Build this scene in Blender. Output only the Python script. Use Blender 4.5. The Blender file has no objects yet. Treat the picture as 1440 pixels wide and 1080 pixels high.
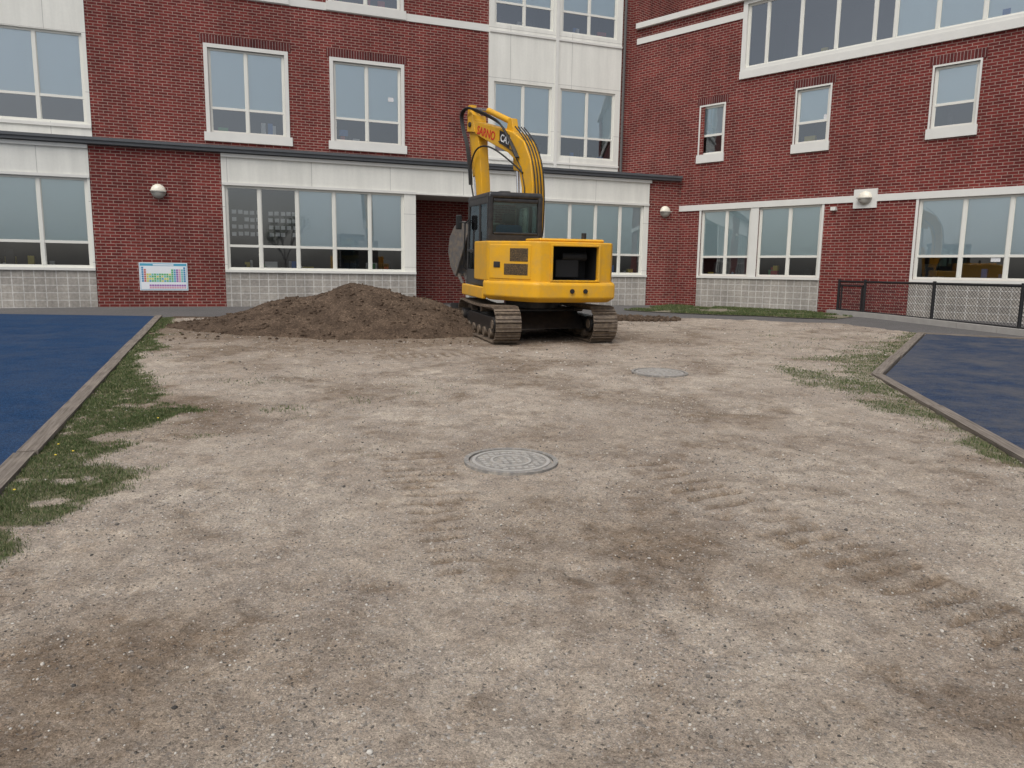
import bpy, bmesh, math, random
import numpy as np
from mathutils import Matrix, Vector
random.seed(7); rng=np.random.default_rng(11)
sc=bpy.context.scene
sc.view_settings.view_transform='Standard'; sc.view_settings.look='None'; sc.view_settings.exposure=0

# ------------------------------------------------------------ world / light
w=bpy.data.worlds.new("World"); sc.world=w; w.use_nodes=True
nt=w.node_tree; bg=nt.nodes['Background']
sky=nt.nodes.new('ShaderNodeTexSky'); sky.sky_type='NISHITA'; sky.sun_disc=False
SUN_EL=math.radians(58); SUN_AZ=math.radians(200)
sky.sun_elevation=SUN_EL; sky.sun_rotation=SUN_AZ; sky.dust_density=4; sky.air_density=1.0; sky.ozone_density=1
hs=nt.nodes.new('ShaderNodeHueSaturation'); hs.inputs['Saturation'].default_value=0.45
nt.links.new(sky.outputs[0],hs.inputs['Color']); nt.links.new(hs.outputs[0],bg.inputs[0]); bg.inputs[1].default_value=0.15
sd=bpy.data.lights.new('sun','SUN'); sd.energy=1.5; sd.angle=math.radians(40); sd.color=(1,.99,.975)
so=bpy.data.objects.new('sun',sd); sc.collection.objects.link(so)
sv=Vector((math.sin(SUN_AZ)*math.cos(SUN_EL), math.cos(SUN_AZ)*math.cos(SUN_EL), math.sin(SUN_EL)))
so.rotation_euler=sv.to_track_quat('Z','Y').to_euler(); so.location=(0,0,30)

# ------------------------------------------------------------ camera
cam=bpy.data.cameras.new("camera"); co=bpy.data.objects.new("camera",cam); sc.collection.objects.link(co); sc.camera=co
cam.sensor_width=36; cam.lens=26.425; cam.clip_end=1500; cam.clip_start=.05
Rm=Matrix.Rotation(math.radians(90-8.6),4,'X')@Matrix.Rotation(math.radians(0.82),4,'Z')
co.matrix_world=Matrix.Translation((0,0,1.55))@Rm

# ------------------------------------------------------------ helpers
def link(o,parent=None):
    sc.collection.objects.link(o)
    if parent: o.parent=parent
    return o
def empty(name,loc=(0,0,0),rot=(0,0,0)):
    e=bpy.data.objects.new(name,None); e.location=loc; e.rotation_euler=rot; e.empty_display_size=.3
    sc.collection.objects.link(e); return e

class N:
    def __init__(s,name):
        s.m=bpy.data.materials.new(name); s.m.use_nodes=True; s.t=s.m.node_tree
        s.b=s.t.nodes['Principled BSDF']
    def n(s,t,**k):
        x=s.t.nodes.new(t)
        for a,b in k.items(): setattr(x,a,b)
        return x
    def l(s,a,b): s.t.links.new(a,b)
    def tex(s,kind='obj'):
        tc=s.n('ShaderNodeTexCoord'); return tc.outputs['Object'] if kind=='obj' else tc.outputs['UV']
    def noise(s,vec,scale,detail=3,rough=.55,out='Fac'):
        x=s.n('ShaderNodeTexNoise'); x.inputs['Scale'].default_value=scale; x.inputs['Detail'].default_value=detail; x.inputs['Roughness'].default_value=rough
        s.l(vec,x.inputs['Vector']); return x.outputs[out]
    def vor(s,vec,scale,out='Color'):
        x=s.n('ShaderNodeTexVoronoi'); x.inputs['Scale'].default_value=scale; s.l(vec,x.inputs['Vector']); return x.outputs[out]
    def ramp(s,fac,stops):
        x=s.n('ShaderNodeValToRGB'); s.l(fac,x.inputs[0]); e=x.color_ramp.elements
        while len(e)<len(stops): e.new(.5)
        for i,(p,c) in enumerate(stops):
            e[i].position=p; e[i].color=(c if len(c)==4 else (*c,1)) if not isinstance(c,(int,float)) else (c,c,c,1)
        return x.outputs[0]
    def mix(s,fac,a,b,mode='MIX'):
        x=s.n('ShaderNodeMix',data_type='RGBA',blend_type=mode)
        for i,v in ((0,fac),(6,a),(7,b)):
            if isinstance(v,(int,float)): x.inputs[i].default_value=v if i==0 else (v,v,v,1)
            elif isinstance(v,tuple): x.inputs[i].default_value=(*v,1) if len(v)==3 else v
            else: s.l(v,x.inputs[i])
        return x.outputs[2]
    def math(s,op,a,b=0):
        x=s.n('ShaderNodeMath',operation=op)
        for i,v in enumerate((a,b)):
            if isinstance(v,(int,float)): x.inputs[i].default_value=v
            else: s.l(v,x.inputs[i])
        return x.outputs[0]
    def attr(s,name,out='Fac'):
        x=s.n('ShaderNodeAttribute'); x.attribute_name=name; return x.outputs[out]
    def set(s,col=None,rough=None,metal=None,spec=None):
        if col is not None:
            if isinstance(col,tuple): s.b.inputs['Base Color'].default_value=(*col,1)
            else: s.l(col,s.b.inputs['Base Color'])
        if rough is not None:
            if isinstance(rough,(int,float)): s.b.inputs['Roughness'].default_value=rough
            else: s.l(rough,s.b.inputs['Roughness'])
        if metal is not None: s.b.inputs['Metallic'].default_value=metal
        if spec is not None: s.b.inputs['Specular IOR Level'].default_value=spec
        return s
    def bump(s,h,strength=.3,dist=.01):
        x=s.n('ShaderNodeBump'); x.inputs['Strength'].default_value=strength; x.inputs['Distance'].default_value=dist
        s.l(h,x.inputs['Height']); s.l(x.outputs[0],s.b.inputs['Normal']); return s

def simple(name,col,rough=.6,metal=0,var=.15,scale=6,spec=.5,dirt=None,dirtamt=.5):
    m=N(name); v=m.tex(); f=m.noise(v,scale,4)
    c=m.mix(f,tuple(x*(1-var) for x in col),tuple(min(1,x*(1+var)) for x in col))
    if dirt:
        g=m.ramp(m.noise(v,scale*1.7,6,.65),[(.42,0.0),(.66,dirtamt)])
        c=m.mix(g,c,dirt)
    m.set(c,rough,metal,spec); return m.m

# ---- brick-type materials (uv in metres)
def brickmat(name,c1,c2,mortar,bw,rh,ms,offset=.5,bstr=.5,vary=(.75,1.2),smooth=.1,streak=(.84,1.06),fine=(.78,1.18)):
    m=N(name); uv=m.tex('uv')
    b=m.n('ShaderNodeTexBrick'); b.offset=offset; b.inputs['Scale'].default_value=1
    b.inputs['Brick Width'].default_value=bw; b.inputs['Row Height'].default_value=rh; b.inputs['Mortar Size'].default_value=ms
    b.inputs['Mortar Smooth'].default_value=smooth; b.inputs['Bias'].default_value=-.1
    b.inputs['Color1'].default_value=(*c1,1); b.inputs['Color2'].default_value=(*c2,1); b.inputs['Mortar'].default_value=(*mortar,1)
    m.l(uv,b.inputs['Vector'])
    c=m.mix(1.0,b.outputs[0],m.ramp(m.noise(uv,.45,5,.6),[(.3,vary[0]),(.7,vary[1])]),'MULTIPLY')
    c=m.mix(1.0,c,m.ramp(m.noise(uv,14,3,.6),[(.25,fine[0]),(.75,fine[1])]),'MULTIPLY')
    mp=m.n('ShaderNodeMapping'); mp.inputs['Scale'].default_value=(2.2,.22,1); m.l(uv,mp.inputs[0])
    c=m.mix(1.0,c,m.ramp(m.noise(mp.outputs[0],1.5,5,.6),[(.35,streak[0]),(.65,streak[1])]),'MULTIPLY')
    m.set(c,.88,0,.25)
    inv=m.math('SUBTRACT',1.0,b.outputs['Fac']); m.bump(inv,bstr,.008)
    return m.m
M_brick=brickmat('brick',(.195,.030,.025),(.110,.017,.016),(.34,.235,.195),.245,.0813,.0088)
M_soldier=brickmat('soldier_brick',(.135,.028,.025),(.085,.018,.017),(.30,.23,.21),.082,.5,.008,offset=0)
M_block=brickmat('ground_face_block',(.40,.37,.325),(.34,.315,.28),(.56,.54,.50),.255,.198,.012,offset=0)
M_panel=brickmat('cream_panel',(.78,.77,.70),(.76,.75,.68),(.48,.47,.43),2.3,1.6,.008,offset=0,bstr=.2,vary=(.95,1.03),streak=(.91,1.02),fine=(.97,1.02))
M_stone=simple('cast_stone',(.68,.67,.62),.8,var=.07,scale=3)
M_frame=simple('cream_frame',(.72,.71,.64),.45,var=.04,scale=2)
M_coping=simple('dark_metal_coping',(.085,.09,.095),.45,var=.2)
M_roof=simple('roof_membrane',(.25,.25,.25),.9)
M_int=simple('room_interior',(.10,.105,.11),.9,var=.5,scale=.8)
def blindmat(name,c1,c2):
    m=N(name); v=m.tex(); m.set(m.mix(m.noise(v,.35,3),c1,c2),.9,0,.1); return m.m
M_blind=blindmat('roller_blind',(.72,.83,.86),(.80,.88,.90))
M_blind2=blindmat('roller_blind_pale_green',(.64,.77,.76),(.74,.84,.84))
def glassmat(name,tint,refl=.10):
    m=N(name); t=m.t; t.nodes.remove(m.b); out=[x for x in t.nodes if x.type=='OUTPUT_MATERIAL'][0]
    tr=m.n('ShaderNodeBsdfTransparent'); tr.inputs[0].default_value=(*tint,1)
    gl=m.n('ShaderNodeBsdfGlossy'); gl.inputs['Roughness'].default_value=.015; gl.inputs[0].default_value=(.92,.96,1,1)
    fr=m.n('ShaderNodeFresnel'); fr.inputs[0].default_value=1.5
    f=m.math('ADD',fr.outputs[0],refl)
    v=m.tex(); nz=m.noise(v,1.3,1); bp=m.n('ShaderNodeBump'); bp.inputs['Strength'].default_value=.06; bp.inputs['Distance'].default_value=.02
    m.l(nz,bp.inputs['Height']); m.l(bp.outputs[0],gl.inputs['Normal'])
    mx=m.n('ShaderNodeMixShader'); m.l(f,mx.inputs[0]); m.l(tr.outputs[0],mx.inputs[1]); m.l(gl.outputs[0],mx.inputs[2]); m.l(mx.outputs[0],out.inputs[0])
    return m.m
M_glass=glassmat('window_glass',(.96,.99,.99),.17)
M_cabglass=glassmat('cab_glass',(.76,.86,.82),.05)

class MB:
    """mesh builder with uv and per-face material"""
    def __init__(s): s.v=[]; s.f=[]; s.m=[]; s.uv=[]
    def quad(s,pts,mat=0,uv=None):
        i=len(s.v); s.v+= [tuple(p) for p in pts]; s.f.append(tuple(range(i,i+len(pts)))); s.m.append(mat); s.uv+= uv if uv else [(0,0)]*len(pts)
    def obj(s,name,mats,parent=None,bevel=0,smooth=False):
        me=bpy.data.meshes.new(name); me.from_pydata(s.v,[],s.f)
        for m in mats: me.materials.append(m)
        me.polygons.foreach_set('material_index',s.m)
        u=me.uv_layers.new(name='UVMap'); u.data.foreach_set('uv',[c for q in s.uv for c in q])
        if smooth: me.polygons.foreach_set('use_smooth',[True]*len(me.polygons))
        me.update(); o=bpy.data.objects.new(name,me); link(o,parent)
        if bevel:
            b=o.modifiers.new('b','BEVEL'); b.width=bevel; b.segments=2; b.limit_method='ANGLE'
        return o

class Frame:
    def __init__(s,P0,d): s.P=Vector((P0[0],P0[1],0)); s.d=Vector((d[0],d[1],0)).normalized(); s.n=Vector((s.d.y,-s.d.x,0))
    def p(s,u,d,z): q=s.P+s.d*u+s.n*d; return Vector((q.x,q.y,z))
    def box(s,mb,u0,u1,d0,d1,z0,z1,mat=0):
        F=[((u0,d1,z0),(u1,d1,z0),(u1,d1,z1),(u0,d1,z1)),((u1,d0,z0),(u0,d0,z0),(u0,d0,z1),(u1,d0,z1)),
           ((u0,d0,z0),(u0,d1,z0),(u0,d1,z1),(u0,d0,z1)),((u1,d1,z0),(u1,d0,z0),(u1,d0,z1),(u1,d1,z1)),
           ((u0,d1,z1),(u1,d1,z1),(u1,d0,z1),(u0,d0,z1)),((u0,d0,z0),(u1,d0,z0),(u1,d1,z0),(u0,d1,z0))]
        for i,f in enumerate(F):
            uv=[(q[0]+(q[1] if i in(2,3) else 0),q[2]+(q[1] if i>3 else 0)) for q in f]
            mb.quad([s.p(*q) for q in f],mat,uv)
    def rect(s,mb,u0,u1,z0,z1,d,mat=0):
        mb.quad([s.p(u0,d,z0),s.p(u1,d,z0),s.p(u1,d,z1),s.p(u0,d,z1)],mat,[(u0,z0),(u1,z0),(u1,z1),(u0,z1)])
    def wall(s,mb,u0,u1,z0,z1,ops,d=0,mat=0,rev=.16,revmat=None):
        us=sorted({u0,u1,*[c for o in ops for c in o[:2] if u0<c<u1]}); zs=sorted({z0,z1,*[c for o in ops for c in o[2:4] if z0<c<z1]})
        for a,b in zip(us,us[1:]):
            for e,f in zip(zs,zs[1:]):
                cu=(a+b)/2; cz=(e+f)/2
                if any(o[0]<cu<o[1] and o[2]<cz<o[3] for o in ops): continue
                s.rect(mb,a,b,e,f,d,mat)
        rm=mat if revmat is None else revmat
        for o in ops:
            a,b,e,f=o[:4]
            if a<u0-.001 or b>u1+.001 or e<z0-.001 or f>z1+.001: continue
            q=d-rev
            for pts in (((a,d,e),(a,q,e),(a,q,f),(a,d,f)),((b,q,e),(b,d,e),(b,d,f),(b,q,f)),((a,q,f),(b,q,f),(b,d,f),(a,d,f)),((a,d,e),(b,d,e),(b,q,e),(a,q,e))):
                mb.quad([s.p(*x) for x in pts],rm,[(x[0]+x[1],x[2]) for x in pts])

FA=Frame((-12.35,20.0),(.935,.355))
S=2.2
FC=Frame((-12.35-S*.355,20+S*.935),(.935,.355))
FB=Frame((5.78,26.9),(.697,-.717))
bld=empty('school_building',(0,0,0))

frames=MB(); glass=MB(); blinds=MB(); interior=MB(); trim=MB(); clutter=MB()
clut_mats=[simple('clutter_%d'%i,c,.7) for i,c in enumerate([(.55,.55,.53),(.40,.08,.06),(.06,.16,.40),(.50,.40,.08),(.1,.28,.12),(.03,.03,.03)])]
def window(fr,u0,u1,z0,z1,mulls=(),trans=None,d=0,blind=1.0,skip=(),fw=.065,depth=1.3,blmat=0,clut=0):
    D=d-.05
    es=[u0,*mulls,u1]
    fr.box(frames,u0,u0+fw,D-.08,D,z0,z1); fr.box(frames,u1-fw,u1,D-.08,D,z0,z1)
    fr.box(frames,u0+fw,u1-fw,D-.08,D-.002,z0,z0+fw); fr.box(frames,u0+fw,u1-fw,D-.08,D-.002,z1-fw,z1)
    for m in mulls: fr.box(frames,m-.04,m+.04,D-.078,D+.004,z0+fw,z1-fw)
    for i,(a,b) in enumerate(zip(es,es[1:])):
        aa=a+(fw if i==0 else .04); bb=b-(fw if i==len(es)-2 else .04)
        if trans: fr.box(frames,aa,bb,D-.076,D-.006,trans-.035,trans+.035)
        fr.box(frames,aa,aa+.022,D-.07,D-.02,z0+fw,z1-fw); fr.box(frames,bb-.022,bb,D-.07,D-.02,z0+fw,z1-fw)
        fr.rect(glass,aa,bb,z0+fw,z1-fw,D-.03)
        if i not in skip:
            zt=z1-.02; base=(trans if trans else z0)
            zb=base-.01+(random.random()*.03)+(1-blind)*(z1-base)
            fr.rect(blinds,aa+.002,bb-.002,zb,zt,D-.055-.001*i,blmat)
            fr.box(blinds,aa+.01,bb-.01,D-.075,D-.05,zb-.03,zb,blmat)
    a,b=u0,u1; q=D-depth; e=D-.085
    P=fr.p
    interior.quad([P(a,q,z0-.3),P(b,q,z0-.3),P(b,q,z1),P(a,q,z1)]); interior.quad([P(a,e,z1),P(b,e,z1),P(b,q,z1),P(a,q,z1)])
    interior.quad([P(a,e,z0),P(b,e,z0),P(b,q,z0-.3),P(a,q,z0-.3)]); interior.quad([P(a,e,z0),P(a,q,z0-.3),P(a,q,z1),P(a,e,z1)]); interior.quad([P(b,e,z0),P(b,q,z0-.3),P(b,q,z1),P(b,e,z1)])
    for _ in range(clut):
        c=random.uniform(u0+.15,u1-.4); ww=random.uniform(.08,.35); h=random.uniform(.08,.45); dd=random.uniform(.06,.35)
        fr.box(clutter,c,c+ww,D-dd-.12,D-dd,z0-.05,z0+h,random.choice([0,0,5,1,2,3,4,5,5]))

walls=MB(); WM=[M_brick,M_panel,M_block,M_soldier,M_stone,M_coping,M_roof]
BRK,PAN,BLK,SOL,STO,COP,ROO=range(7)
# ---------------- wall A (ground floor)
G0=.33
winA=[(-3.25,1.13,1.46,3.80),(4.52,9.62,1.46,3.80),(14.22,17.96,1.46,3.80)]
FA.wall(walls,-9,-3.4,G0,4.66,[],mat=BRK)
FA.wall(walls,-3.4,1.19,1.40,4.66,[winA[0]],mat=PAN)
FA.wall(walls,-3.4,1.19,G0,1.40,[],mat=BLK)
FA.wall(walls,1.19,4.45,G0,4.66,[],d=-.012,mat=BRK)
FA.wall(walls,4.45,9.98,1.40,4.66,[winA[1]],mat=PAN)
FA.wall(walls,4.45,9.98,G0,1.40,[],mat=BLK)
FA.wall(walls,9.98,13.95,3.84,4.66,[],mat=PAN)
FA.wall(walls,13.95,18.15,1.40,4.66,[winA[2]],mat=PAN)
FA.wall(walls,13.95,18.15,G0,1.40,[],mat=BLK)
FA.wall(walls,18.15,19.36,G0,4.66,[],d=-.012,mat=BRK)
for a,b in ((-3.4,1.19),(4.45,9.98),(13.95,18.15)):
    FA.box(trim,a,b,-.02,.045,1.385,1.455)
    FA.box(trim,a,b,-.02,.03,3.80,3.875)
FA.box(trim,9.98,13.95,-.3,.028,3.80,3.842)
for a,b in ((-3.4,1.19),(4.45,18.2)):
    FA.box(trim,a,b,-.02,.05,4.56,4.655)
rec=2.0
FA.rect(walls,9.98,13.95,G0,3.84,-rec,BRK)
walls.quad([FA.p(9.98,0,G0),FA.p(9.98,-rec,G0),FA.p(9.98,-rec,3.84),FA.p(9.98,0,3.84)],BRK,[(0,G0),(rec,G0),(rec,3.84),(0,3.84)])
walls.quad([FA.p(13.95,-rec,G0),FA.p(13.95,0,G0),FA.p(13.95,0,3.84),FA.p(13.95,-rec,3.84)],BRK,[(0,G0),(rec,G0),(rec,3.84),(0,3.84)])
walls.quad([FA.p(9.98,0,3.82),FA.p(13.95,0,3.82),FA.p(13.95,-rec,3.82),FA.p(9.98,-rec,3.82)],PAN)
FA.box(frames,12.2,13.6,-rec,-rec+.06,G0,2.75); FA.rect(glass,12.3,12.85,.6,2.6,-rec+.063); FA.rect(glass,12.95,13.5,.6,2.6,-rec+.063)
FA.box(walls,-9,19.32,-.05,.14,4.68,4.765,COP); FA.box(walls,-9,19.34,-.06,.18,4.765,4.84,COP)
walls.quad([FA.p(-9,-.06,4.80),FA.p(19.3,-.06,4.80),FA.p(18.6,-S,4.80),FA.p(-9,-S,4.80)],ROO)
walls.quad([FA.p(-9,0,G0),FA.p(-9,0,4.66),FA.p(-9,-S,4.66),FA.p(-9,-S,G0)],BRK)
window(FA,*winA[0],mulls=(-2.15,-1.08,-.01),trans=2.13,clut=9,blmat=1)
window(FA,*winA[1],mulls=(5.44,6.48,7.53,8.58),trans=2.13,skip=(0,1),clut=18)
window(FA,*winA[2],mulls=(15.2,16.15,17.08),trans=2.13,clut=8,blmat=1)
papers=MB()
for c in range(2):
    for r in range(4):
        for k in range(5):
            if random.random()<.12: continue
            u=4.68+c*1.0+k*.165+random.uniform(-.012,.012); z=3.02-r*.2+random.uniform(-.01,.01)
            FA.rect(papers,u,u+.12,z,z+.11,-.115)
FC.rect(papers,9.62,9.80,6.92,7.05,-.075); FB.rect(papers,4.86,4.97,6.15,6.3,-.075); FB.rect(papers,9.62,9.84,1.95,2.07,-.075)
# ---------------- upper wall C
winC=[(-2.9,.92,5.52,7.98),(4.20,6.40,5.55,7.98),(7.87,10.03,5.55,7.98),(13.22,15.36,5.55,7.88),(15.68,17.84,5.55,7.88),
      (4.20,6.40,9.72,12.1),(7.87,10.03,9.72,12.1),(13.22,15.36,9.72,12.0),(15.68,17.84,9.72,12.0),(-2.9,.92,9.72,12.1)]
FC.wall(walls,-9,-3.1,4.6,13.2,[],mat=BRK)
FC.wall(walls,-3.1,1.02,4.6,13.2,[winC[0],winC[9]],d=.012,mat=PAN)
FC.wall(walls,1.02,13.05,4.6,13.2,[winC[1],winC[2],winC[5],winC[6]],mat=BRK)
FC.wall(walls,13.05,18.05,4.6,13.2,[winC[3],winC[4],winC[7],winC[8]],d=.06,mat=PAN)
FC.wall(walls,18.05,19.2,4.6,13.2,[],mat=BRK)
walls.quad([FC.p(18.05,-.02,4.6),FC.p(18.05,.06,4.6),FC.p(18.05,.06,13.2),FC.p(18.05,-.02,13.2)],PAN)
FC.box(walls,13.03,13.05,-.02,.062,4.6,13.2,PAN)
FC.box(walls,-9,18.3,-.2,.12,13.2,13.4,COP)
FC.box(trim,1.02,13.03,-.02,.03,9.44,9.66)
for a,b,z in ((-3.1,1.02,9.44),(13.05,18.05,9.44),(13.05,18.05,5.30)):
    FC.box(trim,a,b,.0,.095,z,z+.07)
FC.box(trim,-3.1,1.02,-.0,.05,5.40,5.49)
FC.box(trim,15.46,15.58,.05,.10,4.7,13.1)
for i in (1,2,5,6):
    a,b,z0,z1=winC[i]
    for (x0,x1,y0,y1) in ((a-.11,a,z0-.0,z1+.11),(b,b+.11,z0-.0,z1+.11)): FC.box(trim,x0,x1,-.1,.025,y0,y1)
    FC.box(trim,a,b,-.1,.025,z1,z1+.11)
    FC.box(trim,a-.18,b+.18,-.05,.06,z0-.26,z0-.002)
    FC.box(walls,a-.2,b+.2,-.05,.012,z1+.115,z1+.36,SOL)
for i,ms,sk in ((0,(-1.6,-.27),()),(1,(5.28,),()),(2,(8.93,),()),(3,(14.3,),()),(4,(16.75,),()),(5,(5.28,),()),(6,(8.93,),()),(7,(14.3,),()),(8,(16.75,),()),(9,(-1.6,-.27),())):
    z0=winC[i][2]; window(FC,*winC[i],mulls=ms,trans=z0+.72,d=.06 if i in(3,4,7,8) else 0,skip=sk,clut=5)
walls.quad([FC.p(-9,0,13.2),FC.p(18.3,0,13.2),FC.p(18.3,-12,13.2),FC.p(-9,-12,13.2)],ROO)
# ---------------- wall B
R2=14.5
winB=[(.88,2.72,1.46,3.66),(3.0,5.05,1.46,3.66),(7.76,12.2,1.46,3.66),(.66,1.54,5.5,7.06),(4.02,5.04,5.5,7.10),(7.85,8.93,5.5,7.10),(2.2,12.4,8.05,9.98),(11.9,12.9,5.5,7.1)]
FB.wall(walls,-.5,.82,G0,10.1,[],mat=BRK)
FB.wall(walls,-2.75,-.5,4.6,10.1,[],mat=BRK)
FB.wall(walls,.82,5.12,1.40,10.1,[winB[0],winB[1],winB[3],winB[4],winB[6]],mat=BRK)
FB.wall(walls,.82,5.12,G0,1.40,[],d=.012,mat=BLK)
FB.wall(walls,5.12,7.70,G0,10.1,[winB[6]],mat=BRK)
FB.wall(walls,7.70,R2,1.40,10.1,[winB[2],winB[5],winB[7],winB[6]],mat=BRK)
FB.wall(walls,7.70,R2,G0,1.40,[],d=.012,mat=BLK)
for a,b in ((.82,2.72),(2.72,5.12),(7.7,12.3)): FB.box(trim,a,b,-.02,.05,1.385,1.457)
FB.box(trim,2.72,3.0,-.1,.012,1.457,3.66)
FB.box(trim,.80,.88,-.1,.014,1.457,3.66); FB.box(trim,5.05,5.12,-.1,.014,1.457,3.66); FB.box(trim,7.69,7.76,-.1,.014,1.457,3.66)
FB.box(trim,-.2,R2,-.02,.03,3.66,3.85)
FB.box(trim,5.98,6.64,-.02,.045,3.48,4.02)
FB.box(trim,-2.11,2.05,-.02,.03,9.58,9.78)
FB.box(trim,2.05,12.6,-.02,.07,7.72,7.95); FB.box(trim,2.05,2.2,-.1,.03,7.95,10.1)
FB.box(trim,2.2,12.4,-.1,.032,9.98,10.1); FB.box(trim,2.2,12.4,-.1,.03,7.95,8.05)
FB.box(trim,-2.11,R2+.1,-.4,.12,10.1,10.28)
for i in (3,4,5,7):
    a,b,z0,z1=winB[i]
    FB.box(trim,a-.08,b+.08,-.05,.05,z0-.27,z0-.002); FB.box(walls,a-.14,b+.14,-.05,.012,z1+.05,z1+.29,SOL)
    FB.box(trim,a-.05,a,-.1,.018,z0,z1+.05); FB.box(trim,b,b+.05,-.1,.018,z0,z1+.05); FB.box(trim,a,b,-.1,.018,z1,z1+.05)
    window(FB,*winB[i],trans=z0+.62,clut=1)
window(FB,*winB[0],mulls=(1.82,),trans=2.1,clut=5,blmat=1)
window(FB,*winB[1],mulls=(4.03,),trans=2.1,clut=5,blmat=1)
window(FB,*winB[2],mulls=(8.9,9.98,11.1),trans=2.1,clut=10)
window(FB,*winB[6],mulls=(2.88,3.97,5.07,6.15,6.71,7.79,8.91,10.0,11.2),skip=(0,1,2,3,4),clut=4,depth=2.5)
FB.wall(walls,-2.75,-2.11,10.1,14,[],mat=BRK)
FB.wall(walls,-2.11,6,10.2,14,[],d=-2.5,mat=BRK)
walls.quad([FB.p(-2.11,0,10.2),FB.p(-2.11,-2.5,10.2),FB.p(-2.11,-2.5,14),FB.p(-2.11,0,14)],BRK,[(0,10.2),(2.5,10.2),(2.5,14),(0,14)])
walls.quad([FB.p(-2.1,-.3,10.2),FB.p(R2,-.3,10.2),FB.p(R2,-12,10.2),FB.p(-2.1,-12,10.2)],ROO)
walls.quad([FB.p(R2,0,G0),FB.p(R2,-12,G0),FB.p(R2,-12,10.1),FB.p(R2,0,10.1)],BRK,[(0,G0),(12,G0),(12,10.1),(0,10.1)])
FB.box(trim,5.35,5.5,0,.12,3.45,3.55)
walls.obj('walls',WM,bld)
trim.obj('stone_and_panel_trim',[M_stone],bld)
frames.obj('window_frames',[M_frame],bld)
glass.obj('window_panes',[M_glass],bld)
blinds.obj('blinds',[M_blind,M_blind2],bld)
interior.obj('rooms',[M_int],bld)
clutter.obj('room_clutter',clut_mats,bld)
papers.obj('hung_papers',[simple('paper',(.65,.65,.65),.8)],bld)

def tube(name,pts,r,mat,parent=None,res=3,smooth=False):
    cu=bpy.data.curves.new(name,'CURVE'); cu.dimensions='3D'; cu.bevel_depth=r; cu.bevel_resolution=res; cu.use_fill_caps=True
    if smooth:
        sp=cu.splines.new('NURBS'); sp.points.add(len(pts)-1)
        for p,q in zip(sp.points,pts): p.co=(*q,1)
        sp.use_endpoint_u=True; sp.order_u=3; cu.resolution_u=8
    else:
        sp=cu.splines.new('POLY'); sp.points.add(len(pts)-1)
        for p,q in zip(sp.points,pts): p.co=(*q,1)
    cu.materials.append(mat); o=bpy.data.objects.new(name,cu); return link(o,parent)
M_pipe=simple('pipe_paint',(.10,.095,.09),.5)
pp=FC.p(18.14,.10,4.8); tube('downpipe',[(pp.x,pp.y,4.8),(pp.x,pp.y,13)],.05,M_pipe,bld)

# ---------------- wall lamps
M_lampmetal=simple('lamp_metal',(.42,.40,.35),.5); M_lampglass=simple('lamp_opal',(.78,.73,.60),.35,var=.03)
def wall_lamp(fr,u,z,d=0):
    e=empty('wall_lamp',fr.p(u,d,z)); ang=math.atan2(fr.d.y,fr.d.x); e.rotation_euler=(0,0,ang)
    def part(nm,mat,zmin,zmax,r,dep):
        bm=bmesh.new(); bmesh.ops.create_uvsphere(bm,u_segments=24,v_segments=16,radius=r)
        bmesh.ops.delete(bm,geom=[f for f in bm.faces if not(zmin<=f.calc_center_median().z<=zmax) or f.calc_center_median().y>0.001],context='FACES')
        for v in bm.verts: v.co.y*=dep
        me=bpy.data.meshes.new(nm); bm.to_mesh(me); bm.free(); me.materials.append(mat)
        for p in me.polygons: p.use_smooth=True
        link(bpy.data.objects.new(nm,me),e)
    part('upper_shade',M_lampglass,.0,1,.195,.75); part('lower_shade',M_lampmetal,-1,0,.19,.72)
    mb=MB(); f=Frame((0,0),(1,0)); f.box(mb,-.2,.2,-.0,.15,-.015,.015); f.box(mb,-.1,.1,-.01,.04,-.12,.12); mb.obj('band',[M_lampmetal],e,.006)
wall_lamp(FA,2.83,3.54); wall_lamp(FA,18.79,3.63); wall_lamp(FB,6.31,3.76,.05)

# ---------------- periodic table poster
po=empty('periodic_table_poster',(0,0,0)); pm=MB()
pc=[(.75,.78,.80),(.05,.25,.45),(.55,.12,.10),(.65,.42,.08),(.60,.60,.12),(.10,.42,.16),(.08,.35,.50),(.30,.12,.38),(.65,.35,.42),(.16,.5,.45)]
pmats=[simple('poster_%d'%i,c,.5,var=.05) for i,c in enumerate(pc)]
u0,u1,z0,z1=2.24,3.46,.86,1.62
FA.box(pm,u0,u1,-.01,.012,z0,z1,0)
FA.box(pm,u0+.02,u1-.02,.012,.015,z0+.02,z1-.02,6)
FA.box(pm,u0+.03,u1-.03,.015,.017,z0+.03,z1-.09,0)
FA.box(pm,u0+.35,u1-.35,.015,.018,z1-.075,z1-.04,0)
cw=(u1-u0-.1)/18; ch=(z1-z0-.16)/10
for r in range(10):
    for c in range(18):
        if r==0 and c not in(0,17): continue
        if r in(1,2) and 2<=c<12: continue
        if r==7: continue
        if r>7 and c<3: continue
        col=1+(0 if r>7 else (c if c<2 else (3 if c<12 else c-8)))%9
        if r>7: col=7+(r-8)
        if 3<=c<12 and r<7: col=random.choice([4,5,6,5,9])
        a=u0+.05+c*cw; z=z1-.11-(r+1)*ch
        FA.box(pm,a+.006,a+cw-.006,.017,.020,z+.006,z+ch-.006,col)
pm.obj('printed_panel',pmats,po)

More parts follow.
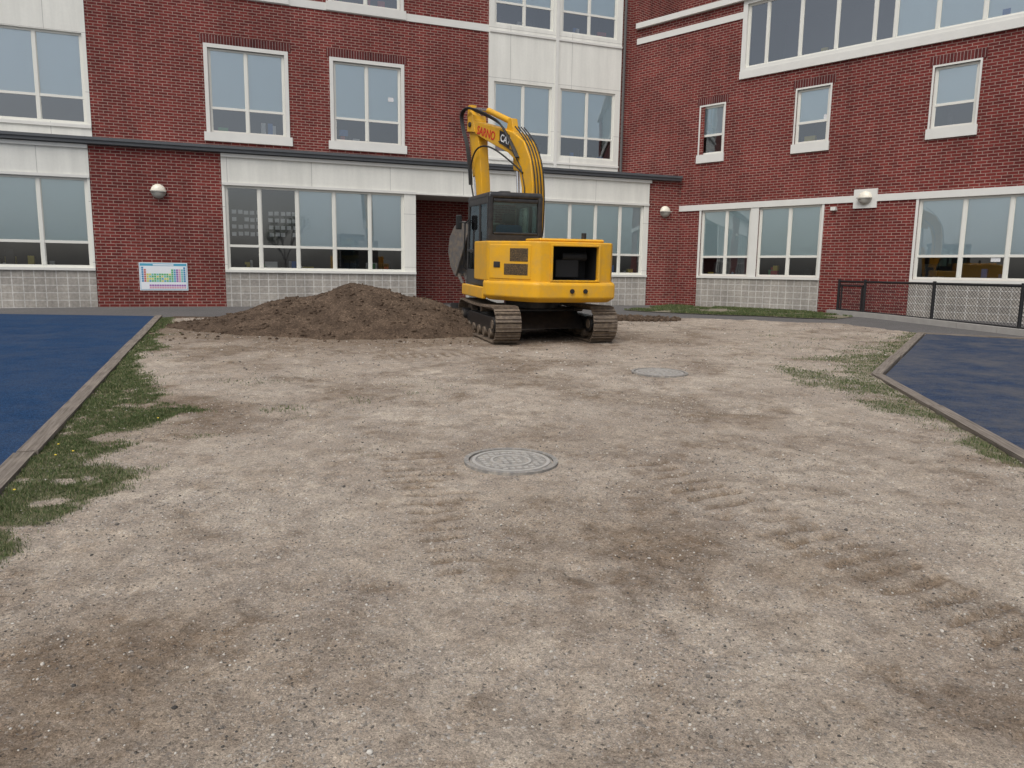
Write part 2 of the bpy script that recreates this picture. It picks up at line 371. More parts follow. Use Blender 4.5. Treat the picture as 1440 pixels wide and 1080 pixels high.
# ------------------------------------------------------------ numpy noise + terrain
def vn(x,y,s,seed=0):
    x=np.asarray(x,float)/s+1000.; y=np.asarray(y,float)/s+1000.
    ix=np.floor(x).astype(np.int64); iy=np.floor(y).astype(np.int64); fx=x-ix; fy=y-iy
    fx=fx*fx*(3-2*fx); fy=fy*fy*(3-2*fy)
    def h(a,b):
        k=(a*374761393+b*668265263+seed*974711)&0xffffffff
        k=((k^(k>>13))*1274126177)&0xffffffff; k=(k^(k>>16))&0xffffffff
        return k/4294967295.
    return (h(ix,iy)*(1-fx)+h(ix+1,iy)*fx)*(1-fy)+(h(ix,iy+1)*(1-fx)+h(ix+1,iy+1)*fx)*fy
def fbm(x,y,s,o=4,seed=0,g=.5):
    a=1;t=0;r=0
    for i in range(o): r=r+a*vn(x,y,s/2**i,seed+i*17); t+=a; a*=g
    return r/t
def ss(a,b,x): t=np.clip((x-a)/(b-a),0,1); return t*t*(3-2*t)
def G(y): return np.clip(.0215*np.asarray(y,float),-.1,.44)
BASE=-.035                                                    # paved yard lies a little below the fill
def xl(y): return -3.19-(np.asarray(y)-4.54)*.382
def xr(y): return np.interp(y,[-3,2.3,5.62,9.93,15.83,19],[2.3,3.3,3.94,4.78,8.52,10.5])
def yfar(x): return np.interp(x,[-9,-8,-6,-1,2.7,6,7.9,8.6],[17.2,17.3,17.4,18.2,19.3,18.9,18.3,16.0])
def greenmask(x,y):
    n=fbm(x,y,.55,4,5); n2=fbm(x,y,.22,3,9)
    wl=np.interp(y,[1.8,2.6,3.25,3.9,4.4,5.,5.9,6.8,7.5,9.66,12,15.8,17.3],[.0,.25,.45,.55,.5,.72,.78,1.1,.72,.5,.4,.35,.2])
    d=x-xl(y); g=ss(1.2,.35,d/(wl+.001)+ (n-.5)*2.1)*(d>-.1)*ss(2.2,2.9,y)*ss(.22,.54,n2+.12*ss(4,9,y))
    wr=np.interp(y,[2,5,6,7.2,8.3,9.9,12,14,16],[.1,.24,.28,.5,1.0,1.4,1.2,.65,.35])
    d2=xr(y)-x; g2=ss(1.1,.3,d2/(wr+.001)+(n-.5)*1.8)*(d2>-.1)*np.interp(y,[2,6,8,16],[.9,.8,.62,.5])
    g3=.28*ss(.60,.72,n)*np.exp(-((x+2.1)**2/1.4+(y-7.6)**2/2.5))+.2*ss(.5,.7,n)*np.exp(-((x-6)**2/4+(y-14)**2/6))
    return np.clip(np.maximum(np.maximum(g,g2),g3)*(.6+.8*n2),0,1)
def tread(x,y,p0,p1,wd,sp,seed,thr=.45):
    dx,dy=p1[0]-p0[0],p1[1]-p0[1]; L=math.hypot(dx,dy); dx/=L; dy/=L
    a=(x-p0[0])*dx+(y-p0[1])*dy; l=-(x-p0[0])*dy+(y-p0[1])*dx
    l=l+.05*(fbm(x,y,.5,2,seed)-.5)
    m=ss(wd/2+.03,wd/2-.04,np.abs(l))*ss(-.1,.1,a)*ss(L+.1,L-.1,a)
    n=fbm(x,y,.35,3,seed+3); m=m*ss(thr-.08,thr+.10,n+.08*np.sin(a*2+seed))
    ph=((a+.06*(fbm(x,y,.25,3,seed+8)-.5))/sp)%1.0
    bar=np.exp(-((ph-.5)/.19)**2)
    return m,bar
TR=[((-.82,5.75),(-.08,3.45),.50,.150,1,.36),((.95,5.5),(2.35,2.55),.46,.160,2,.39),
    ((-3.9,12.9),(-3.3,10.9),.55,.16,3,.34),((-1.9,12.6),(-1.7,10.7),.6,.17,4,.34),((-2.0,11.0),(-.4,11.6),.5,.16,5,.40),((.2,10.5),(.9,8.3),.45,.16,7,.52)]
MH=[(0,5.48,.352),(1.96,9.91,.372)]
def relief(x,y):
    h=.034*(fbm(x,y,1.6,3,21)-.5)+.022*(fbm(x,y,.38,4,22,.6)-.5)
    h=h+.014*(fbm(x,y,.07,3,23,.65)-.5)
    pk=fbm(x,y,.16,2,31); h=h-.012*ss(.60,.8,pk)
    for t in TR:
        m,b=tread(x,y,*t); h=h+m*(.006-.026*b)
    f=np.ones_like(x)
    for mx,my,r in MH:
        d=np.hypot(x-mx,y-my); f=f*ss(r-.02,r+.18,d)
    return h*f-.004*(1-f)
def inside(x,y):
    return ss(-.12,.0,x-xl(y))*ss(-.12,.0,xr(y)-x)*ss(.25,-.25,y-yfar(x)-.5*(fbm(x,y,.6,3,77)-.5))
def H(x,y):
    k=inside(x,y); return G(y)+(.016+relief(x,y))*k-.09*(1-k)
def darkmask(x,y):
    n=fbm(x,y,.9,5,41,.6); d=.55*ss(.50,.69,n)
    n2=fbm(x,y,.3,4,44,.6); d=d+.40*ss(.52,.72,n2)
    n3=fbm(x,y,.11,3,47,.6); d=d+.35*ss(.55,.75,n3)
    def sp(cx,cy,rx,ry,a): return a*np.exp(-(((x-cx)/rx)**2+((y-cy)/ry)**2))*(.5+n)
    d=d+sp(.75,3.95,.42,.33,1.1)+sp(.15,4.4,.35,.5,.5)+sp(-1.6,2.7,.5,.35,.7)+sp(-.5,3.9,.4,.5,.2)+sp(-5.8,15.0,1.9,1.6,1.6)+sp(-3,13.6,3,1.3,.9)+sp(.5,14.5,2.6,1.6,.8)+sp(2.9,18.7,1.0,.8,1.4)+sp(-1.5,2.2,.8,.3,.5)+sp(2.2,2.6,.6,.4,.4)+sp(-1.35,2.55,.55,.5,.5)+sp(-3.2,7.2,.7,.5,.5)+sp(1.2,2.3,.7,.25,.4)+sp(-2.6,12,1.8,1.0,.45)+sp(1.0,6.3,.8,.6,.35)
    for t in TR:
        m,b=tread(x,y,*t); d=d+m*(.12+.95*b)*(.45+1.1*fbm(x,y,.18,3,t[4]+90)-.1)
    return np.clip(d,0,1)

def grid_object(name,xs,ys,hf,mat,attrs=None):
    X,Y=np.meshgrid(xs,ys); Z=hf(X,Y); nx,ny=len(xs),len(ys)
    co_=np.stack([X,Y,Z],-1).reshape(-1,3).astype(np.float32)
    i=np.arange(nx*ny).reshape(ny,nx); q=np.stack([i[:-1,:-1],i[:-1,1:],i[1:,1:],i[1:,:-1]],-1).reshape(-1,4)
    me=bpy.data.meshes.new(name); me.vertices.add(len(co_)); me.vertices.foreach_set('co',co_.ravel())
    me.loops.add(q.size); me.loops.foreach_set('vertex_index',q.ravel().astype(np.int32))
    me.polygons.add(len(q)); me.polygons.foreach_set('loop_start',np.arange(0,q.size,4,dtype=np.int32))
    me.polygons.foreach_set('use_smooth',np.ones(len(q),bool)); me.update(calc_edges=True)
    for k,v in (attrs or {}).items():
        a=me.attributes.new(k,'FLOAT','POINT'); a.data.foreach_set('value',v(X,Y).ravel().astype(np.float32))
    me.materials.append(mat); o=bpy.data.objects.new(name,me); return link(o)

def gravelmat():
    m=N('sandy_gravel'); v=m.tex()
    wn=m.n('ShaderNodeTexNoise'); wn.inputs['Scale'].default_value=70; wn.inputs['Detail'].default_value=3; m.l(v,wn.inputs['Vector'])
    vv=m.n('ShaderNodeVectorMath',operation='MULTIPLY_ADD'); m.l(wn.outputs['Color'],vv.inputs[0]); vv.inputs[1].default_value=(.014,.014,.014); m.l(v,vv.inputs[2]); vv=vv.outputs[0]
    base=m.mix(m.ramp(m.noise(v,1.4,8,.68),[(.38,0.),(.62,1.)]),(.35,.285,.222),(.50,.425,.337))
    base=m.mix(m.ramp(m.noise(v,7,7,.72),[(.40,0.),(.60,.7)]),base,(.295,.252,.208))
    base=m.mix(1.0,base,m.ramp(m.noise(v,55,5,.75),[(.3,.62),(.7,1.38)]),'MULTIPLY')
    g=m.vor(vv,260,'Color'); gs=m.n('ShaderNodeSeparateColor'); m.l(g,gs.inputs[0])
    base=m.mix(.75,base,m.ramp(gs.outputs[0],[(0.,.40),(.3,.85),(.8,1.03),(1.,1.5)]),'MULTIPLY')
    g2=m.vor(vv,105,'Color'); s2=m.n('ShaderNodeSeparateColor'); m.l(g2,s2.inputs[0])
    pc=m.ramp(s2.outputs[1],[(0.,(.06,.056,.05)),(.35,(.20,.18,.16)),(.7,(.36,.33,.29)),(1.,(.55,.52,.47))])
    dens=m.ramp(m.noise(v,2.2,5,.6),[(.38,.82),(.60,.96)])
    pm_=m.math('GREATER_THAN',s2.outputs[0],dens)
    base=m.mix(m.math('MULTIPLY',pm_,.8),base,pc)
    dk=m.attr('dark'); dkn=m.math('MULTIPLY',dk,m.ramp(m.noise(v,16,5,.7),[(.3,.55),(.6,1.)]))
    base=m.mix(dkn,base,m.mix(1.0,base,(.49,.43,.375),'MULTIPLY'))
    gr=m.attr('green'); grn=m.ramp(m.math('ADD',gr,m.math('MULTIPLY',m.math('SUBTRACT',m.noise(v,30,4,.7),.5),.9)),[(.35,0.),(.75,.75)])
    base=m.mix(grn,base,(.085,.09,.035))
    m.set(base,.95,0,.15)
    h=m.math('ADD',m.math('MULTIPLY',m.vor(vv,105,'Distance'),-.7),m.math('MULTIPLY',m.noise(v,130,5,.75),1.6))
    m.bump(h,.8,.006); return m.m
M_gravel=gravelmat()
ys=[-4.]
while ys[-1]<20.3:
    y=ys[-1]; ys.append(y+(.25 if y<1.2 else max(.009,.0042*y)))
xs=np.concatenate([np.arange(-10,-4.2,.03),np.arange(-4.2,4.2,.014),np.arange(4.2,10.6,.03)])
grid_object('gravel_ground',xs,np.array(ys),H,M_gravel,{'dark':darkmask,'green':greenmask})

def asphaltmat():
    m=N('asphalt'); v=m.tex(); c=m.mix(m.noise(v,.5,6,.65),(.075,.072,.070),(.14,.132,.125))
    sp=m.n('ShaderNodeSeparateColor'); m.l(m.vor(v,90,'Color'),sp.inputs[0]); c=m.mix(.6,c,m.ramp(sp.outputs[0],[(0,.5),(.8,1.1),(1,2.2)]),'MULTIPLY')
    m.set(c,.9,0,.3); m.bump(m.noise(v,160,3),.4,.004); return m.m
M_asph=asphaltmat()
grid_object('ground',np.array([-600,0,600.]),np.array([-400,-4.651,20.465,600.]),lambda X,Y:G(Y)+BASE,M_asph)
def poly_sheet(name,pts,off,mat):
    mb=MB(); P=[(x,y,float(G(y))+off) for x,y in pts]; mb.quad(P,0,[(p[0],p[1]) for p in P]); return mb.obj(name,[mat])
def rubber(name,c1,c2,dust,amt):
    m=N(name); v=m.tex(); c=m.mix(m.noise(v,1.2,5,.6),c1,c2)
    sp=m.n('ShaderNodeSeparateColor'); m.l(m.vor(v,140,'Color'),sp.inputs[0]); c=m.mix(.8,c,m.ramp(sp.outputs[0],[(0,.35),(.5,1.),(1,1.9)]),'MULTIPLY')
    c=m.mix(m.ramp(m.noise(v,1.1,8,.72),[(.42,0.),(.72,amt)]),c,dust)
    mp=m.n('ShaderNodeMapping'); mp.inputs['Scale'].default_value=(1.6,2.4,1); mp.inputs['Rotation'].default_value=(0,0,.35); m.l(v,mp.inputs[0])
    c=m.mix(m.ramp(m.noise(mp.outputs[0],2.2,8,.75),[(.45,0.),(.75,amt*.8)]),c,dust)
    m.set(c,.95,0,.08); m.bump(m.noise(v,170,3),.5,.004); return m.m
M_mat1=rubber('blue_rubber',(.012,.034,.082),(.018,.049,.108),(.12,.12,.12),.20)
M_mat2=rubber('blue_rubber_dusty',(.020,.034,.066),(.032,.050,.088),(.12,.113,.107),.75)
f=lambda y:float(xl(y))-.16
poly_sheet('play_surface',[(-30,-4),(f(-4),-4),(f(17.27),17.27),(-30,17.27)],.024,M_mat1)
poly_sheet('play_surface',[(2.3+.18,-3),(3.3+.17,2.3),(3.94+.16,5.62),(4.78+.17,9.90),(8.52+.12,15.70),(10.2,14.93),(30,5.0),(30,-3)],.024,M_mat2)
def woodmat():
    m=N('weathered_timber'); v=m.tex('uv'); mp=m.n('ShaderNodeMapping'); mp.inputs['Scale'].default_value=(1.0,22,1); m.l(v,mp.inputs[0])
    c=m.mix(m.ramp(m.noise(mp.outputs[0],2.2,8,.7),[(.35,0.),(.65,1.)]),(.10,.082,.066),(.25,.215,.18))
    c=m.mix(m.ramp(m.noise(v,2.5,5),[(.5,0.),(.75,.5)]),c,(.28,.24,.19)); m.set(c,.9,0,.2); m.bump(m.noise(mp.outputs[0],3,6),.6,.006); return m.m
M_wood=woodmat()
def edging(name,pts,wd,top=.05):
    e=empty(name)
    for k in range(len(pts)-1):
        a=Vector(pts[k]); b=Vector(pts[k+1]); L=(b-a).length; d=(b-a)/L; n=Vector((-d.y,d.x)); nb=max(1,round(L/2.6))
        for j in range(nb):
            p=a+d*(L*j/nb+.006); q=a+d*(L*(j+1)/nb-.006); mb=MB(); t=top+random.uniform(-.006,.006); sh=n*random.uniform(-.012,.012)
            c=[p+sh,q+sh,q+sh+n*wd,p+sh+n*wd]; zz=[float(G(v.y)) for v in c]
            T=[(v.x,v.y,z+t) for v,z in zip(c,zz)]; B=[(v.x,v.y,z-.08) for v,z in zip(c,zz)]; l=(q-p).length; o=random.random()*9
            mb.quad(T,0,[(o,o),(o+l,o),(o+l,o+wd),(o,o+wd)])
            for i in range(4):
                i2=(i+1)%4; mb.quad([B[i],B[i2],T[i2],T[i]],0,[(o,0),(o+l,0),(o+l,.1),(o,.1)])
            mb.obj('plank',[M_wood],e,.008)
edging('timber_edging',[(float(xl(-4)),-4),(float(xl(17.3)),17.3)],.14)
edging('timber_edging',[(10.2+8,14.98-4.1),(8.52,15.83),(4.80,9.95),(3.94,5.62),(3.3,2.3),(2.3,-3)],.13,.045)

# grass
def leafmat(name,c1,c2,c3):
    m=N(name); a=m.attr('tone'); c=m.ramp(a,[(0.,c1),(.6,c2),(1.,c3)]); m.set(c,.6,0,.3)
    tl=m.n('ShaderNodeBsdfTranslucent'); m.l(c,tl.inputs[0]); mx=m.n('ShaderNodeMixShader'); mx.inputs[0].default_value=.25
    out=[x for x in m.t.nodes if x.type=='OUTPUT_MATERIAL'][0]; m.l(m.b.outputs[0],mx.inputs[1]); m.l(tl.outputs[0],mx.inputs[2]); m.l(mx.outputs[0],out.inputs[0]); return m.m
M_grass=leafmat('grass_blades',(.05,.078,.026),(.105,.142,.048),(.30,.275,.15))
def blades(name,x,y,z,hh,wd,mat=M_grass):
    n=len(x); a=rng.uniform(0,2*np.pi,n); ln=rng.uniform(.15,.9,n)*hh; la=rng.uniform(0,2*np.pi,n)
    dx,dy=np.cos(a)*wd/2,np.sin(a)*wd/2; mx_,my_=np.cos(la)*ln*.35,np.sin(la)*ln*.35
    V=np.empty((n,5,3)); V[:,0]=np.stack([x-dx,y-dy,z],-1); V[:,1]=np.stack([x+dx,y+dy,z],-1)
    V[:,2]=np.stack([x+dx*.8+mx_,y+dy*.8+my_,z+hh*.6],-1); V[:,3]=np.stack([x-dx*.8+mx_,y-dy*.8+my_,z+hh*.6],-1)
    V[:,4]=np.stack([x+mx_*2.8,y+my_*2.8,z+hh*rng.uniform(.75,1.,n)],-1)
    b=(np.arange(n)*5)[:,None]
    loops=np.concatenate([b+np.array([[0,1,2,3]]),b+np.array([[3,2,4]])],1).astype(np.int32)
    me=bpy.data.meshes.new(name); me.vertices.add(n*5); me.vertices.foreach_set('co',V.ravel().astype(np.float32))
    me.loops.add(n*7); me.loops.foreach_set('vertex_index',loops.ravel()); me.polygons.add(2*n)
    st=(np.arange(n)*7)[:,None]+np.array([[0,4]]); me.polygons.foreach_set('loop_start',st.ravel().astype(np.int32)); me.update(calc_edges=True)
    t=me.attributes.new('tone','FLOAT','POINT'); t.data.foreach_set('value',np.repeat(np.clip(rng.normal(.45,.27,n),0,1),5).astype(np.float32))
    me.materials.append(mat); return link(bpy.data.objects.new(name,me))
def sampleg(n,xa,xb,ya,yb,pw=1.):
    x=rng.uniform(xa,xb,n); u=rng.uniform(0,1,n); y=ya*(yb/ya)**u
    k=(rng.uniform(0,1,n)<greenmask(x,y)**pw)&(x>xl(y)+.0)&(x<xr(y)-.02); return x[k],y[k]
x1,y1=sampleg(800000,-8.2,-2,2.3,17.2,1.3); x2,y2=sampleg(380000,2.4,8.5,2.2,16,1.3); x3,y3=sampleg(60000,-3.5,0,5.5,9.5,1.3)
x=np.concatenate([x1,x2,x3]); y=np.concatenate([y1,y2,y3])
hh=rng.uniform(.014,.040,len(x))*(.6+.6*vn(x,y,.25,91)); blades('grass',x,y,H(x,y)-.004,hh,rng.uniform(.0025,.0055,len(x))*np.clip(y/5,.8,2.2))
ii=rng.choice(len(x1),9); xd,yd=x1[ii],y1[ii]; kk=yd<7; xd,yd=xd[kk],yd[kk]
mbd=MB()
for a,b in zip(xd,yd):
    z=float(H(np.array([a]),np.array([b]))[0])+.03
    for k in range(8):
        t=k*math.pi/4; t2=t+math.pi/4; mbd.quad([(a,b,z+.006),(a+.01*math.cos(t),b+.01*math.sin(t),z),(a+.01*math.cos(t2),b+.01*math.sin(t2),z)])
mbd.obj('dandelion_flowers',[simple('dandelion',(.65,.48,.04),.6)])
ls=[(3.3,22.6),(3.9,21.9),(4.6,21.4),(5.6,20.75),(6.7,20.45),(7.6,19.95),(8.4,19.75),(9.3,20.6),(9.1,23.2),(6.2,26.2),(5.5,26.4),(4.2,24.2)]
def lawnmat():
    m=N('lawn_soil'); v=m.tex(); m.set(m.mix(m.ramp(m.noise(v,3,6,.7),[(.35,0.),(.55,1.)]),(.08,.092,.04),(.21,.175,.13)),.95); return m.m
poly_sheet('lawn_strip',ls,-.015,lawnmat())
def inpoly(x,y,P):
    c=np.zeros(len(x),bool); j=len(P)-1
    for i in range(len(P)):
        xi,yi=P[i]; xj,yj=P[j]; c^=((yi>y)!=(yj>y))&(x<(xj-xi)*(y-yi)/(yj-yi)+xi); j=i
    return c
x=rng.uniform(3.2,9.4,60000); y=rng.uniform(19.6,26.5,60000); k=inpoly(x,y,ls)&(fbm(x,y,.8,3,66)>.48); x,y=x[k],y[k]
blades('lawn_grass',x,y,G(y)-.018,rng.uniform(.03,.08,len(x)),rng.uniform(.008,.016,len(x)))

# stones
bm=bmesh.new(); bmesh.ops.create_icosphere(bm,subdivisions=1,radius=1); IV=np.array([v.co[:] for v in bm.verts]); IF=np.array([[v.index for v in f.verts] for f in bm.faces]); bm.free()
def stones(name,x,y,r,mat,z=None,flat=(.45,.8)):
    n=len(x); V=IV[None]*(1+rng.uniform(-.22,.22,(n,12,1)))
    V=V*np.stack([np.ones(n),rng.uniform(.6,1.,n),rng.uniform(*flat,n)],-1)[:,None]*r[:,None,None]
    a=rng.uniform(0,6.28,n); c,s_=np.cos(a)[:,None],np.sin(a)[:,None]
    X=V[...,0]*c-V[...,1]*s_; Y=V[...,0]*s_+V[...,1]*c
    if z is None: z=H(x,y)
    V=np.stack([X+x[:,None],Y+y[:,None],V[...,2]+z[:,None]+r[:,None]*.12],-1)
    Fm=(IF[None]+(np.arange(n)*12)[:,None,None]).reshape(-1,3)
    me=bpy.data.meshes.new(name); me.vertices.add(n*12); me.vertices.foreach_set('co',V.ravel().astype(np.float32))
    me.loops.add(Fm.size); me.loops.foreach_set('vertex_index',Fm.ravel().astype(np.int32)); me.polygons.add(len(Fm)); me.polygons.foreach_set('loop_start',np.arange(0,Fm.size,3,dtype=np.int32)); me.update(calc_edges=True)
    t=me.attributes.new('tone','FLOAT','POINT'); t.data.foreach_set('value',np.repeat(rng.uniform(0,1,n),12).astype(np.float32))
    me.materials.append(mat); return link(bpy.data.objects.new(name,me))
def stonemat():
    m=N('pebble_stone'); v=m.tex(); c=m.ramp(m.attr('tone'),[(0.,(.05,.046,.042)),(.18,(.12,.108,.095)),(.45,(.27,.24,.205)),(.8,(.40,.355,.30)),(1.,(.58,.55,.49))])
    c=m.mix(.5,c,m.ramp(m.noise(v,90,4),[(.3,.6),(.7,1.3)]),'MULTIPLY'); m.set(c,.85,0,.25); return m.m
M_stn=stonemat()
def sc_(n,xa,xb,ya,yb,r0,r1,pw=2.5):
    x=rng.uniform(xa,xb,n); y=rng.uniform(ya,yb,n); d=fbm(x,y,.7,4,55)
    k=(inside(x,y)>.9)&(rng.uniform(0,1,n)<ss(.25,.7,d)+.15)
    for mx,my,rr in MH: k&=np.hypot(x-mx,y-my)>rr
    x,y=x[k],y[k]; r=r0+(r1-r0)*rng.uniform(0,1,len(x))**pw; return x,y,r
P=[sc_(60000,-3,3,1.3,4.5,.0016,.0075,3.8),sc_(400,-3,3,1.3,5,.008,.014),sc_(22000,-5,4.6,4.5,9.5,.0035,.011,3.2),sc_(7000,-8,8,9.5,18,.007,.020,3)]
stones('gravel_stones',*[np.concatenate([p[i] for p in P]) for i in range(3)],M_stn)

# ------------------------------------------------------------ dirt pile
HX=([-7.2,-6.3,-5.5,-4.9,-4.3,-3.8,-3.3,-2.9,-2.3,-1.7,-1.1,-.5,.1],[0,.13,.33,.52,.62,.72,.93,.88,.72,.60,.40,.2,0])
def pile(x,y):
    xx_=x+.2*(fbm(x,y,.8,3,60)-.5); hx=np.interp(xx_,*HX); wd=.35+1.75*np.sqrt(np.clip(hx,0,1)/.9)
    t=np.clip(np.abs(y-15.25+.4*(fbm(x,y,1.2,3,61)-.5))/wd,0,1); p=(1-t)*.85+.15*(1-t*t)*(1-t)**.5
    h=hx*p; n=(fbm(x,y,.5,5,62,.6)-.5)*.12+(fbm(x,y,.08,3,63)-.5)*.035
    return G(y)+h+n*ss(.02,.3,h)-.03*(1-ss(0,.03,h))+.012
def dirtmat():
    m=N('excavated_soil'); v=m.tex(); c=m.mix(m.ramp(m.noise(v,2.5,7,.7),[(.35,0.),(.65,1.)]),(.062,.043,.030),(.130,.092,.064))
    sp=m.n('ShaderNodeSeparateColor'); m.l(m.vor(v,55,'Color'),sp.inputs[0]); c=m.mix(.8,c,m.ramp(sp.outputs[0],[(0,.5),(.85,1.1),(1,2.)]),'MULTIPLY')
    m.set(c,.97,0,.1); m.bump(m.noise(v,28,6,.75),.8,.025); return m.m
M_dirt=dirtmat()
dp=empty('dirt_pile')
o=grid_object('soil_heap',np.arange(-8,.4,.025),np.arange(12.6,17.8,.025),pile,M_dirt); o.parent=dp
x=rng.uniform(-7.4,.2,5000); y=rng.uniform(12.7,17.4,5000); z=pile(x,y); k=(z-G(y)>.03)|(rng.uniform(0,1,5000)<.2); x,y,z=x[k],y[k],z[k]
z=np.maximum(z,H(x,y)); o=stones('soil_clods',x,y,.008+.04*rng.uniform(0,1,len(x))**4,M_dirt,z); o.parent=dp
x=rng.uniform(2.2,4.2,500); y=rng.uniform(17.6,19.2,500); k=((x-3.1)/1.0)**2+((y-18.5)/.7)**2<1; o=stones('soil_scatter',x[k],y[k],.02+.07*rng.uniform(0,1,k.sum())**2,M_dirt,G(y[k])+.02); o.parent=dp

# ------------------------------------------------------------ manholes
M_iron=simple('cast_iron_dusty',(.20,.19,.175),.8,.0,var=.25,scale=14,dirt=(.40,.36,.30),dirtamt=.8)
M_iron2=simple('cast_iron_raised',(.36,.338,.305),.75,.0,var=.2,scale=25)
def manhole(mx,my,r):
    e=empty('manhole_cover',(mx,my,float(G(my))+.010),(math.atan(.0215),0,.3))
    def ring(mb,r0,r1,z0,z1,n=64,mat=0):
        for k in range(n):
            a,b=2*math.pi*k/n,2*math.pi*(k+1)/n; c=lambda rr,t,z:(rr*math.cos(t),rr*math.sin(t),z)
            mb.quad([c(r0,a,z1),c(r1,a,z1),c(r1,b,z1),c(r0,b,z1)],mat); mb.quad([c(r1,a,z0),c(r1,b,z0),c(r1,b,z1),c(r1,a,z1)],mat)
            if r0>0: mb.quad([c(r0,b,z0),c(r0,a,z0),c(r0,a,z1),c(r0,b,z1)],mat)
    mb=MB(); ring(mb,r-.035,r,-.03,.022); ring(mb,.0,r-.045,-.03,.012); mb.obj('frame_and_lid',[M_iron],e)
    mb=MB(); ring(mb,r-.085,r-.060,.010,.0195); ring(mb,r*.38,r*.38+.02,.010,.020)
    q=.052
    for i in range(-8,9):
        for j in range(-8,9):
            x,y=i*q,j*q; d=math.hypot(x,y)
            if d>r-.11 or abs(d-r*.38)<.035: continue
            s=.016; z=.0195
            P=[(x-s,y-s),(x+s,y-s),(x+s,y+s),(x-s,y+s)]
            mb.quad([(a,b,z) for a,b in P])
            for k in range(4):
                a,b=P[k],P[(k+1)%4]; mb.quad([(a[0],a[1],.010),(b[0],b[1],.010),(b[0],b[1],z),(a[0],a[1],z)])
    mb.obj('raised_pattern',[M_iron2],e)
for t in MH: manhole(*t)

# ------------------------------------------------------------ fence
M_blk=simple('black_vinyl',(.012,.012,.013),.45)
fe=empty('chain_link_fence'); fa=Vector((9.45,22.0)); fb=Vector((11.75,13.6)); fl=(fb-fa).length; fd=(fb-fa)/fl; ft=1.37
def fz(v): return float(G(v.y))+.08
def fpt(s,z): q=fa+fd*s; return (q.x,q.y,z)
for s in [0,1.05,3.45,5.85,8.2]: tube('post',[fpt(s,.2),fpt(s,ft+.06)],.040,M_blk,fe)
tube('top_rail',[fpt(0,ft),fpt(fl,ft)],.030,M_blk,fe); tube('bottom_rail',[fpt(0,fz(fa)+.05),fpt(fl,fz(fb)+.05)],.020,M_blk,fe)
tube('gate_rail',[fpt(0.08,ft-.12),fpt(1.0,ft-.12)],.026,M_blk,fe); tube('gate_stile',[fpt(.12,.5),fpt(.12,ft-.12)],.024,M_blk,fe); tube('gate_stile',[fpt(.95,.5),fpt(.95,ft-.12)],.024,M_blk,fe); tube('gate_rail',[fpt(0.08,.55),fpt(1.0,.55)],.024,M_blk,fe)
mb=MB(); pt=.062; zb=.5; hgt=ft-zb
nrm=Vector((-fd.y,fd.x))
def wire(s0,z0,s1,z1):
    a=Vector(fpt(s0,z0)); b=Vector(fpt(s1,z1)); d=(b-a).normalized(); n3=Vector((nrm.x,nrm.y,0)); u=d.cross(n3)*.0045; v=n3*.0045
    mb.quad([a+u,b+u,b+v,a+v]); mb.quad([a+v,b+v,b-u-v,a-u-v]); mb.quad([a-u-v,b-u-v,b+u,a+u])
s=-hgt
while s<fl:
    for sg in (1,-1):
        a0,z0_,a1,z1_=(s,zb,s+hgt,ft) if sg==1 else (s,ft,s+hgt,zb)
        if a0<0: t=-a0/hgt; a0=0; z0_=z0_+(z1_-z0_)*t
        if a1>fl: t=(fl-a0)/(a1-a0); a1=fl; z1_=z0_+(z1_-z0_)*t
        wire(a0,z0_,a1,z1_)
    s+=pt*1.414
mb.obj('mesh_fabric',[M_blk],fe)
kb=MB(); K=Frame((fa.x,fa.y),(fd.x,fd.y))
n=8
for i in range(n):
    a=fl*i/n-.3*(i==0)+.004; b=fl*(i+1)/n-.004; za=float(G((fa+fd*a).y)); zb_=float(G((fa+fd*b).y))
    w0,w1=-.14,.14
    T=[K.p(a,w1,za+.1),K.p(b,w1,zb_+.1),K.p(b,w0,zb_+.1),K.p(a,w0,za+.1)]; Bq=[K.p(a,w1,za-.08),K.p(b,w1,zb_-.08),K.p(b,w0,zb_-.08),K.p(a,w0,za-.08)]
    kb.quad(T)
    for j in range(4): kb.quad([Bq[j],Bq[(j+1)%4],T[(j+1)%4],T[j]])
kb.obj('concrete_kerb',[simple('kerb_concrete',(.36,.34,.31),.9,var=.2,scale=5)],None,.01)

# ------------------------------------------------------------ excavator
M_yel=simple('yellow_paint',(.70,.36,.014),.45,var=.08,scale=3,spec=.35,dirt=(.40,.27,.10),dirtamt=.38)
M_blkp=simple('black_paint',(.014,.014,.015),.4,dirt=(.07,.06,.05),dirtamt=.4)
M_steel=simple('track_steel',(.13,.10,.075),.6,.35,var=.3,scale=9,dirt=(.26,.20,.14),dirtamt=.8)
M_rub=simple('hose_rubber',(.012,.012,.012),.5)
M_chr=simple('cylinder_rod',(.6,.6,.6),.2,.9)
M_buck=simple('bucket_steel',(.11,.105,.10),.7,.1,var=.3,dirt=(.24,.18,.12),dirtamt=.7)
M_dark=simple('engine_bay',(.008,.008,.009),.7)
M_red=simple('red_lettering',(.55,.02,.015),.5); M_white=simple('white_lettering',(.8,.8,.78),.5)
M_seat=simple('seat_fabric',(.03,.10,.22),.8)
def grillemat():
    m=N('perforated_grille'); v=m.tex(); d=m.vor(v,75,'Distance'); c=m.mix(m.math('GREATER_THAN',d,.5),(.012,.010,.008),(.13,.08,.03)); m.set(c,.5); return m.m
M_gril=grillemat()
ex=empty('excavator',(.36,14.27,float(G(14.27))+.02),(math.atan(.0215),0,math.radians(17)))
